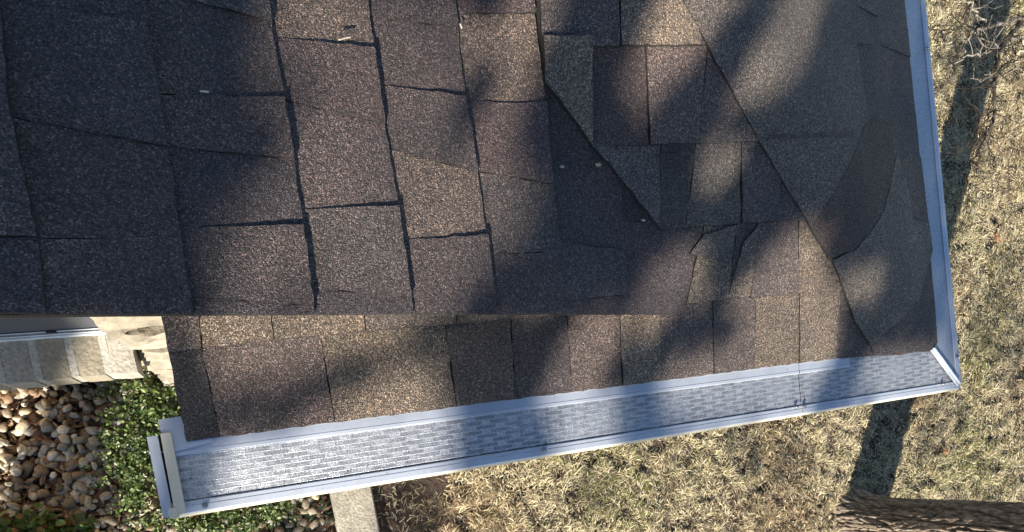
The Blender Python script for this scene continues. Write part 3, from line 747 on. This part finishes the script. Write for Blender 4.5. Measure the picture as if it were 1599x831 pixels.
# front gutter: from left end to corner, traced on the lip plane z=0
Lp0, Lp1 = onz(262, 806, 0), onz(1500, 605, 0)
axF = (Lp1 - Lp0).normalized(); inF = Vector((-axF.y, axF.x, 0)); LF = (Lp1 - Lp0).length
Rp0, Rp1 = Lp1.copy(), onz(1443.5, 0, 0)
axR = (Rp1 - Rp0).normalized(); inR = Vector((-axR.y, axR.x, 0)); LR = 4.0
gut_prof = [(.018, -.001), (.0, -.001), (-.006, -.012), (-.004, -.03), (.004, -.05), (.02, -.075), (.028, -.082), (.098, -.082), (.098, -.004)]
front_g = empty('front_gutter', Lp0); front_g.parent = house; front_g.matrix_parent_inverse = Matrix.Translation(-house.location)
side_g = empty('side_gutter', Rp0); side_g.parent = house; side_g.matrix_parent_inverse = Matrix.Translation(-house.location)
WP = {}
def sub(mb, name, m, par, **kw):
    o = mb.build(name, m, None, **kw); o.parent = par
    base = Lp0 if par is front_g else Rp0
    o.matrix_parent_inverse = Matrix.Translation(-base); return o
mb = MB(); extrude(mb, thick(gut_prof), Lp0, axF, inF, .004, LF - .001, miter1=-1.0)
sub(mb, 'trough', M['metal_cream'], front_g)
mb = MB(); extrude(mb, thick(gut_prof), Rp0, axR, inR, .001, LR, miter0=1.0)
sub(mb, 'trough', M['metal_cream'], side_g)
# guard sections: flange at the back, panel, raised front rail
def guard(par, O, ax_, inn, s0, s1, m, m0=0.0, m1=0.0, name='guard_panel', wide=False):
    mb = MB(); extrude(mb, thick([(.0172, .002), (.0176, -.0012), (.0190, -.0012), (.0196, .0008), (.0872, .0030)] + ([(.112, .0052)] if wide else [(.0882, .0050)]), .0008), O, ax_, inn, s0, s1, miter0=m0, miter1=m1)
    sub(mb, name, m, par)
    mb = MB(); extrude(mb, thick([(-.001, .0005), (.0005, .0020), (.0095, .0030), (.0102, .0022), (.0160, .0028), (.0168, .0015), (.0170, -.0055)], .0010), O, ax_, inn, s0, s1, miter0=m0, miter1=m1)
    sub(mb, 'front_rail', M['metal'], par)
    if wide: return
    mb = MB(); extrude(mb, thick([(.0884, .0045), (.0892, .0060), (.0940, .0066), (.0945, .0060), (.108, .0066), (.114, .0075)], .0008), O, ax_, inn, s0, s1, miter0=m0, miter1=m1)
    sub(mb, 'back_flange', M['metal'], par)
sj = (onz(1250, 630, 0) - Lp0).dot(axF)
s_l = (onz(284, 795, 0) - Lp0).dot(axF)
guard(front_g, Lp0, axF, inF, s_l, sj - .0012, M['guard'])
s_c = (onz(1325, 590, 0) - Lp0).dot(axF)
guard(front_g, Lp0, axF, inF, sj + .0012, s_c, M['guard'])
guard(front_g, Lp0, axF, inF, s_c + .0002, LF - .003, M['guard'], m1=-1.0, wide=True)
guard(side_g, Rp0, axR, inR, .003, LR, M['guard_y'], m0=1.0)
# left end: corner plate of the flange, end rail, gap and end cap
def pl(par_mb, pts, z, th=.0012):
    P = [onz(u, v, z) for u, v in pts]; n = len(P)
    par_mb.add(P + [p - Vector((0, 0, th)) for p in P], [tuple(range(n)), tuple(range(2 * n - 1, n - 1, -1))] + [(i, (i + 1) % n, (i + 1) % n + n, i + n) for i in range(n)])
mb = MB(); pl(mb, [(246, 656), (283, 650), (289, 668), (330, 676), (334, 690), (272, 706), (262, 712)], .0095); sub(mb, 'corner_plate', M['metal'], front_g)
mb = MB(); pl(mb, [(250, 677), (267, 675), (291, 801), (273, 802)], .0125, .003); sub(mb, 'end_rail', M['metal_cream'], front_g, bevel=.0006)
mb = MB(); pl(mb, [(245, 680), (252, 680), (275, 794), (268, 796)], -.006, .002); sub(mb, 'end_gap', M['dark'], front_g)
mb = MB(); pl(mb, [(229, 683), (246, 680), (269, 796), (262, 808), (255, 809)], .0065, .0012)
P = [onz(u, v, .0055) for u, v in [(229, 683), (255, 809)]]
mb.add([P[0], P[1], P[1] + Vector((0, 0, -.085)), P[0] + Vector((0, 0, -.085)), P[0] + Vector((.001, 0, 0)), P[1] + Vector((.001, 0, 0)), P[1] + Vector((.001, 0, -.085)), P[0] + Vector((.001, 0, -.085))],
       [(0, 1, 2, 3), (7, 6, 5, 4), (0, 4, 5, 1), (3, 2, 6, 7)])
sub(mb, 'end_cap', M['metal'], front_g)
mb = MB(); pl(mb, [(262, 795), (276, 792), (280, 808), (264, 811)], .0135, .010); sub(mb, 'end_clip', M['metal_cream'], front_g, bevel=.0006)
# grit caught along the front rail
mb = MB()
for _ in range(170):
    s_ = random.uniform(s_l, LF - .05); t_ = .0195 + abs(random.gauss(0, .004)) if random.random() < .7 else random.uniform(.02, .11)
    p = Lp0 + axF * s_ + inF * t_ + Vector((0, 0, .0035 if t_ < .09 else .0085)); q = random.uniform(.0006, .0018)
    k_ = random.choice([(.05, .04, .03), (.12, .09, .06), (.03, .03, .03)])
    mb.add([p + Vector((random.uniform(-1, 1) * q * 1.6, random.uniform(-1, 1) * q, random.uniform(0, 1) * q)) for _k in range(4)], [(0, 1, 2), (0, 2, 3), (0, 3, 1), (1, 3, 2)], k_)
o = sub(mb, 'trapped_grit', M['twig'], front_g); o['kind'] = 'stuff'
# mitre strip over the corner
mb = MB(); A, B = onz(1458, 543, .012), onz(1500, 600, .012); dd = (B - A).normalized(); nn = Vector((-dd.y, dd.x, 0))
for t0, t1, z0, z1 in ((-.0075, -.0015, .006, .010), (-.0014, .0014, .006, .015), (.0015, .0075, .006, .010)):
    vs = [P_ + nn * t + Vector((0, 0, z - .012)) for P_ in (A, B) for t in (t0, t1) for z in (z0, z1)]
    mb.add(vs, [(0, 1, 3, 2), (4, 6, 7, 5), (0, 4, 5, 1), (2, 3, 7, 6), (0, 2, 6, 4), (1, 5, 7, 3)])
sub(mb, 'mitre_strip', M['metal'], front_g, bevel=.0005)
# screws: hex head on washer
def screw(u, v, par, first=[None]):
    p = onz(u, v, .006)
    if first[0] is None:
        mb = MB(); r = .0046
        vs = [(r * math.cos(a), r * math.sin(a), z) for z in (0, .0008) for a in np.linspace(0, 2 * math.pi, 17)[:-1]]
        mb.add(vs, [tuple(range(16, 32)), tuple(range(15, -1, -1))] + [(i, (i + 1) % 16, (i + 1) % 16 + 16, i + 16) for i in range(16)])
        r2 = .0031; vs = [(r2 * k_ * math.cos(a), r2 * k_ * math.sin(a), z) for z, k_ in ((.0008, 1), (.0040, 1), (.0047, .8)) for a in np.linspace(0, 2 * math.pi, 7)[:-1]]
        mb.add(vs, [tuple(range(12, 18))] + [(i + 6 * q, (i + 1) % 6 + 6 * q, (i + 1) % 6 + 6 * q + 6, i + 6 * q + 6) for i in range(6) for q in (0, 1)])
        o = mb.build('screw', M['screw']); first[0] = o
    else:
        o = first[0].copy(); C.objects.link(o)
    o.parent = par; o.matrix_parent_inverse = Matrix.Identity(4); o.location = p - (Lp0 if par is front_g else Rp0); o.rotation_euler = (random.uniform(-.1, .1), random.uniform(-.1, .1), random.uniform(0, 3))
for u, v in [(320, 789), (850, 703), (1243, 636), (1256, 634.5), (1472, 600), (1493, 598), (260, 687), (277, 797)]: screw(u, v, front_g)
for u, v in [(1447.5, 76), (1495, 557)]: screw(u, v, side_g)

# ------------------------------------------------------------------ small litter on the shingles
def pebble(name, label, cat, u, v, r, c, group=None):
    p = onh(u, v, h_all); mb = MB(); vs = [Vector(q) for q in ICO_V]
    vs = [Vector((q.x * r * 1.7, q.y * r * .8, q.z * r * .6)) * (1 + .3 * noise.noise(q * 2 + Vector((u, v, 0)))) for q in vs]
    mb.add([q + Vector((p.x, p.y, p.z + r * .4 + .006)) for q in vs], [tuple(f) for f in ICO_F], c); o = mb.build(name, M['twig'], smooth=True); tag(o, label, cat, group)
pebble('seed_pod', 'pale oval seed pod on the left end of a shingle seam by the valley', 'seed pod', 875, 263, .0028, (.35, .31, .27))
pebble('seed_pod', 'tan seed pod lying at the valley cut below the dark triangle', 'seed pod', 931, 260, .004, (.38, .30, .20))
pebble('seed_pod', 'small pale seed pod beside the lower dark triangle of the valley', 'seed pod', 1001, 346, .003, (.36, .32, .28))
def litter(pts, r, c, name, label, hf=h_all):
    mb = MB(); mb.tube([onh(u, v, hf) + Vector((0, 0, .0145)) for u, v in pts], [r] * len(pts), 6, c); o = mb.build(name, M['twig']); tag(o, label, 'twig')
litter([(314, 153), (327, 154)], .0012, (.5, .45, .38), 'twig', 'short pale twig on the dark left shingles')
litter([(527, 73), (538, 70), (545, 69)], .001, (.45, .38, .28), 'twig', 'thin tan twig lying in a shingle seam near the top')
litter([(714, 47), (717, 54)], .0012, (.55, .5, .42), 'twig', 'tiny upright pale twig on a course edge near the top')

# ------------------------------------------------------------------ tree by the corner
tree = empty('oak_tree', (TRUNK.x, TRUNK.y, G)); tag(tree, 'rough barked bare tree rising from the lawn at the lower right', 'tree')
SEG, NR = 260, 420; vs = np.zeros((NR, SEG, 3)); bc = np.full((NR, SEG, 3), .6); topz = 4.2
for i in range(NR):
    z = (i / (NR - 1)) ** 1.35 * (topz - G)
    for k in range(SEG):
        a = 2 * math.pi * k / SEG; r = .142 - z * .010
        flare = math.exp(-z / .065) * (.04 + .035 * max(0, math.cos(a * 2.5 + .9)) + .075 * max(0, math.cos(a - 1.75)) ** 6 + .035 * max(0, math.cos(a - 3.0)) ** 2)
        ca, sa = math.cos(a), math.sin(a)
        if i < 330:
            n1 = noise.noise(Vector((ca * 3.2, sa * 3.2, z * 2.2 + 2))) + .0
            wq = noise.noise(Vector((ca * 3, sa * 3, z * 7))) * .4
            rd = min(1, abs(noise.noise(Vector((ca * 4.5 + wq, sa * 4.5 + wq, z * 4.0)))) * 6) * .6 + min(1, abs(noise.noise(Vector((ca * 7, sa * 7 + wq, z * 16)))) * 6) * .4
            bc[i, k] = .28 + .9 * rd
            r += n1 * .012 + rd * .024 - .018 + .004 * noise.noise(Vector((ca * 30, sa * 30, z * 50)))
        r += flare; lean = .01 * z
        vs[i, k] = (TRUNK.x + ca * r + lean, TRUNK.y + sa * r + .010 * z, G - .03 + z)
mb = MB(); fs = [(i * SEG + k, i * SEG + (k + 1) % SEG, (i + 1) * SEG + (k + 1) % SEG, (i + 1) * SEG + k) for i in range(NR - 1) for k in range(SEG)]
mb.v = [tuple(v) for v in vs.reshape(-1, 3)]; mb.f = fs; mb.c = [tuple(c_) for c_ in bc.reshape(-1, 3)]
mb.build('trunk', M['bark'], tree, smooth=True)
BZ = -.3
def px3(l, z0, z1=None):
    z1 = z0 if z1 is None else z1
    return [onz(u, v, z0 + (z1 - z0) * i / max(1, len(l) - 1)) for i, (u, v) in enumerate(l)]
GREY = (.17, .15, .125); DARKT = (.022, .018, .014)
def branch(l, r0, r1, z0=BZ, z1=None, c=GREY, twigs=6, tl=.12):
    r0 *= .62; r1 *= .7; twigs = int(twigs * 1.8)
    mb = MB(); P = px3(l, z0, z1); n = len(P)
    Q = []
    for i in range(n - 1):
        for k in range(3): Q.append(P[i].lerp(P[i + 1], k / 3) + Vector([random.gauss(0, .004) for _ in range(3)]))
    Q.append(P[-1]); R = [r0 + (r1 - r0) * i / (len(Q) - 1) for i in range(len(Q))]
    mb.tube(Q, R, 7, c)
    for _ in range(twigs):
        i = random.randrange(1, len(Q)); d_ = (Q[min(i + 1, len(Q) - 1)] - Q[i - 1]).normalized()
        v = (d_ + Vector([random.gauss(0, .8) for _ in range(3)])).normalized(); l_ = random.uniform(.3, 1) * tl
        p = [Q[i]]
        for k in range(4): p.append(p[-1] + v * l_ / 4); v = (v + Vector([random.gauss(0, .35) for _ in range(3)])).normalized()
        mb.tube(p, [max(r1, .0012), .0011, .001, .0009, .0007], 5, random.choice([c, DARKT, DARKT]))
        for _2 in range(2):
            q = p[random.randrange(1, 4)]; v2 = (v + Vector([random.gauss(0, .8) for _ in range(3)])).normalized(); mb.tube([q, q + v2 * l_ * .25, q + v2 * l_ * .45 + Vector((0, 0, .01))], [.0012, .001, .0007], 4, DARKT)
    return mb.build('branch', M['twig'], tree)
branch([(1800, -40), (1700, 0), (1599, 28), (1582, 50), (1560, 76), (1553, 108), (1550, 144), (1553, 170), (1548, 195), (1539, 213)], .018, .0042, c=(.06, .05, .04), twigs=30, tl=.18)
branch([(1539, 213), (1524, 242), (1512, 263), (1507, 300), (1511, 306), (1530, 325)], .0042, .0012, c=DARKT, twigs=6, tl=.1)
branch([(1539, 215), (1550, 242), (1554, 262), (1555, 282)], .003, .001, c=DARKT, twigs=5, tl=.07)
branch([(1539, 213), (1520, 225), (1495, 232)], .002, .001, c=DARKT, twigs=4, tl=.07)
branch([(1700, -10), (1599, 33), (1560, 36), (1535, 45), (1522, 50), (1512, 58), (1506, 70)], .012, .003, twigs=10)
branch([(1575, 60), (1542, 79), (1524, 85), (1506, 90), (1495, 96), (1479, 105)], .006, .0022, c=(.22, .20, .165), twigs=8)
branch([(1480, -40), (1504, 2), (1519, 11), (1528, 22), (1540, 34)], .005, .004, c=(.22, .20, .165), twigs=6)
branch([(1535, 45), (1500, 42), (1470, 50), (1452, 40)], .003, .001, c=DARKT, twigs=10)
branch([(1560, 76), (1535, 60), (1528, 30), (1530, -10)], .003, .002, c=GREY, twigs=8)
branch([(1599, 60), (1575, 62), (1560, 80)], .006, .004, c=(.22, .20, .165), twigs=6)
branch([(1600, 90), (1570, 100), (1552, 115)], .003, .002, c=DARKT, twigs=8)
branch([(1553, 110), (1530, 125), (1515, 122)], .0022, .001, c=(.22, .20, .165), twigs=4, tl=.07)
mb = MB(); e0 = onz(1800, -40, BZ); tk = Vector((TRUNK.x + .02, TRUNK.y, .2))
mb.tube([tk, tk.lerp(e0, .3) + Vector((.3, 0, .25)), tk.lerp(e0, .7) + Vector((.35, 0, .2)), e0], [.06, .045, .028, .018], 10, (.2, .17, .14)); mb.build('branch', M['twig'], tree)
# main limbs above the frame
for a, el, l_ in ((2.2, .7, 2.2), (4.0, .8, 2.4), (5.6, .6, 2.3), (.2, .9, 2.0)):
    mb = MB(); p = Vector((TRUNK.x + .06, TRUNK.y, topz - .5 - random.random() * .8)); v = Vector((math.cos(a) * math.cos(el), math.sin(a) * math.cos(el), math.sin(el))); P = [p]
    for k in range(6): P.append(P[-1] + v * l_ / 6); v = (v + Vector([random.gauss(0, .15) for _ in range(3)])).normalized()
    mb.tube(P, [.08 - .011 * k for k in range(7)], 9, (.2, .17, .14)); mb.build('limb', M['twig'], tree)

# ------------------------------------------------------------------ fallen leaves on the lawn
for (u, v, r, lab) in [(1556, 371, .035, 'single orange brown dead leaf on the lawn right of the side gutter'), (1475, 705, .028, 'dead brown leaf on the lawn just above the tree trunk')]:
    p = onz(u, v, G + .03); mb = MB(); n = 14; vs = [Vector((0, 0, .006))]
    for k in range(n):
        a = 2 * math.pi * k / n; rr = r * (.75 + .3 * math.cos(a * 5) * .5 + .25 * math.cos(a)); vs.append(Vector((rr * math.cos(a), rr * math.sin(a), random.uniform(-.004, .008))))
    mb.add([q + p for q in vs], [(0, k, k % n + 1) for k in range(1, n + 1)], (.42, .22, .10)); tag(mb.build('dead_leaf', M['leaf']), lab, 'leaf')

# ------------------------------------------------------------------ unseen tree, its leaves set where their shadows must dapple roof and yard
def seg_d(u, v, a, b):
    ax_, ay = a[:2]; bx_, by_ = b[:2]; L2 = (bx_ - ax_) ** 2 + (by_ - ay) ** 2; t = 0 if L2 == 0 else max(0, min(1, ((u - ax_) * (bx_ - ax_) + (v - ay) * (by_ - ay)) / L2))
    r = a[2] + (b[2] - a[2]) * t
    return math.hypot(u - ax_ - t * (bx_ - ax_), v - ay - t * (by_ - ay)) - r
LIT = [  # (polyline of (px, py, radius)) sun flecks on the roof
 [(850, -60, 34), (815, 60, 34), (800, 130, 34)], [(1110, -60, 54), (1060, 40, 44), (1015, 110, 26), (1003, 160, 10)],
 [(1275, -60, 26), (1240, 40, 24), (1200, 110, 22), (1170, 150, 14)], [(1132, 235, 18), (1112, 272, 18)],
 [(1062, 410, 26), (1035, 460, 30), (1015, 480, 26)], [(930, 520, 30), (900, 560, 32), (885, 610, 30), (920, 670, 34)],
 [(1245, 385, 24), (1240, 440, 48), (1195, 505, 54), (1140, 560, 40), (1090, 600, 42)], [(1270, 480, 30), (1262, 530, 30), (1200, 600, 46)],
 [(1352, 428, 6), (1338, 440, 8)], [(1390, 580, 34), (1440, 572, 24)],
 [(340, 520, 18), (450, 515, 24), (560, 512, 22), (650, 500, 12)], [(350, 575, 24), (440, 565, 26), (500, 560, 14)], [(560, 610, 40), (640, 595, 45), (670, 570, 22)],
 [(430, 720, 75), (540, 710, 75), (650, 690, 60)], [(310, 800, 14), (420, 790, 20)],
 [(400, 30, 24), (405, 90, 28), (400, 140, 16)], [(370, 190, 26), (300, 200, 22)], [(335, 300, 50), (420, 300, 45)], [(400, 420, 60), (330, 420, 35)],
 [(500, -40, 70), (510, 200, 75), (540, 400, 85)], [(610, -40, 50), (660, 200, 80), (690, 400, 70)], [(700, 20, 30), (740, 90, 26)], [(770, 210, 40), (790, 320, 50)],
 [(920, 640, 30), (930, 680, 30)]]
SHADE = [[(420, 640, 20), (520, 590, 20), (610, 550, 14), (690, 530, 14)]]
def litness(u, v):
    d_ = min(seg_d(u, v, a, b) for pl_ in LIT for a, b in zip(pl_, pl_[1:]))
    s_ = min(seg_d(u, v, a, b) for pl_ in SHADE for a, b in zip(pl_, pl_[1:]))
    if s_ < 0 and v > 500: return 99
    return d_
pts = []
for iv, v in enumerate(range(-110, 840, 12)):
    for u in range(-150, 1560, 12):
        uu, vv = u + random.uniform(-6, 6), v + random.uniform(-6, 6)
        edge_l = 690 - (uu - 290) * .128 + 118 - (uu - 290) * .04
        if vv > edge_l + 6 or vv > 495 and uu < 255: continue
        if uu > 1410 + .155 * vv + 45: continue
        dd_ = litness(uu, vv)
        if dd_ < 16 + random.uniform(-4, 4): continue
        if dd_ < 28 and random.random() < .3: continue
        hf = h_left if (vv < 491 and uu < cut_x(max(vv, -150))) else h_front
        P = onh(uu, vv, hf)
        dens = 1.25 if uu > 300 else .85
        if random.random() < dens * .8: pts.append(P + SUN * random.uniform(5.2, 7.2))
# ground shade
GSH = [[(1462, 520, 16), (1480, 330, 14), (1488, 200, 14), (1480, 90, 20), (1530, 20, 26)], [(1599, 430, 46), (1545, 520, 50), (1640, 560, 70)], [(1440, 690, 20), (1480, 640, 34)], [(1530, 200, 10), (1515, 290, 8), (1500, 360, 4)], [(1150, 660, 20), (1180, 720, 25), (1240, 700, 16)],
       [(640, 790, 46), (650, 831, 40)], [(480, 800, 40), (440, 830, 30)], [(130, 700, 38), (180, 800, 30), (120, 640, 14)], [(60, 740, 22), (150, 745, 30)], [(900, 760, 16), (960, 740, 14)]]
for v in range(-20, 900, 13):
    for u in range(-20, 1660, 13):
        uu, vv = u + random.uniform(-6, 6), v + random.uniform(-6, 6)
        s_ = min(seg_d(uu, vv, a, b) for pl_ in GSH for a, b in zip(pl_, pl_[1:]))
        if s_ < 0 and random.random() < .9: pts.append(onz(uu, vv, G) + SUN * random.uniform(9.0, 11.0))
T2 = Vector((-5.25, -5.3, G))
tree2 = empty('shade_tree', T2); tag(tree2, 'unseen tall leafy tree in front of the house, leaves placed for the shade they cast', 'tree')
extra = rng.normal(0, 1, (2500, 3)); extra /= np.linalg.norm(extra, axis=1)[:, None]
Pn = np.array([p[:] for p in pts])
leaf_cloud(Pn, .066, np.array([(.05, .09, .025), (.07, .11, .03), (.04, .07, .02)]), 'shade_crown', tree2, upbias=.2)
mb = MB(); mb.tube([T2, T2 + Vector((.03, .05, 2.0)), T2 + Vector((.1, 0, 4.2)), T2 + Vector((.2, .1, 5.2))], [.15, .12, .1, .05], 16, (.2, .16, .12)); mb.build('trunk', M['twig'], tree2, smooth=True)
print('leaves', len(Pn))
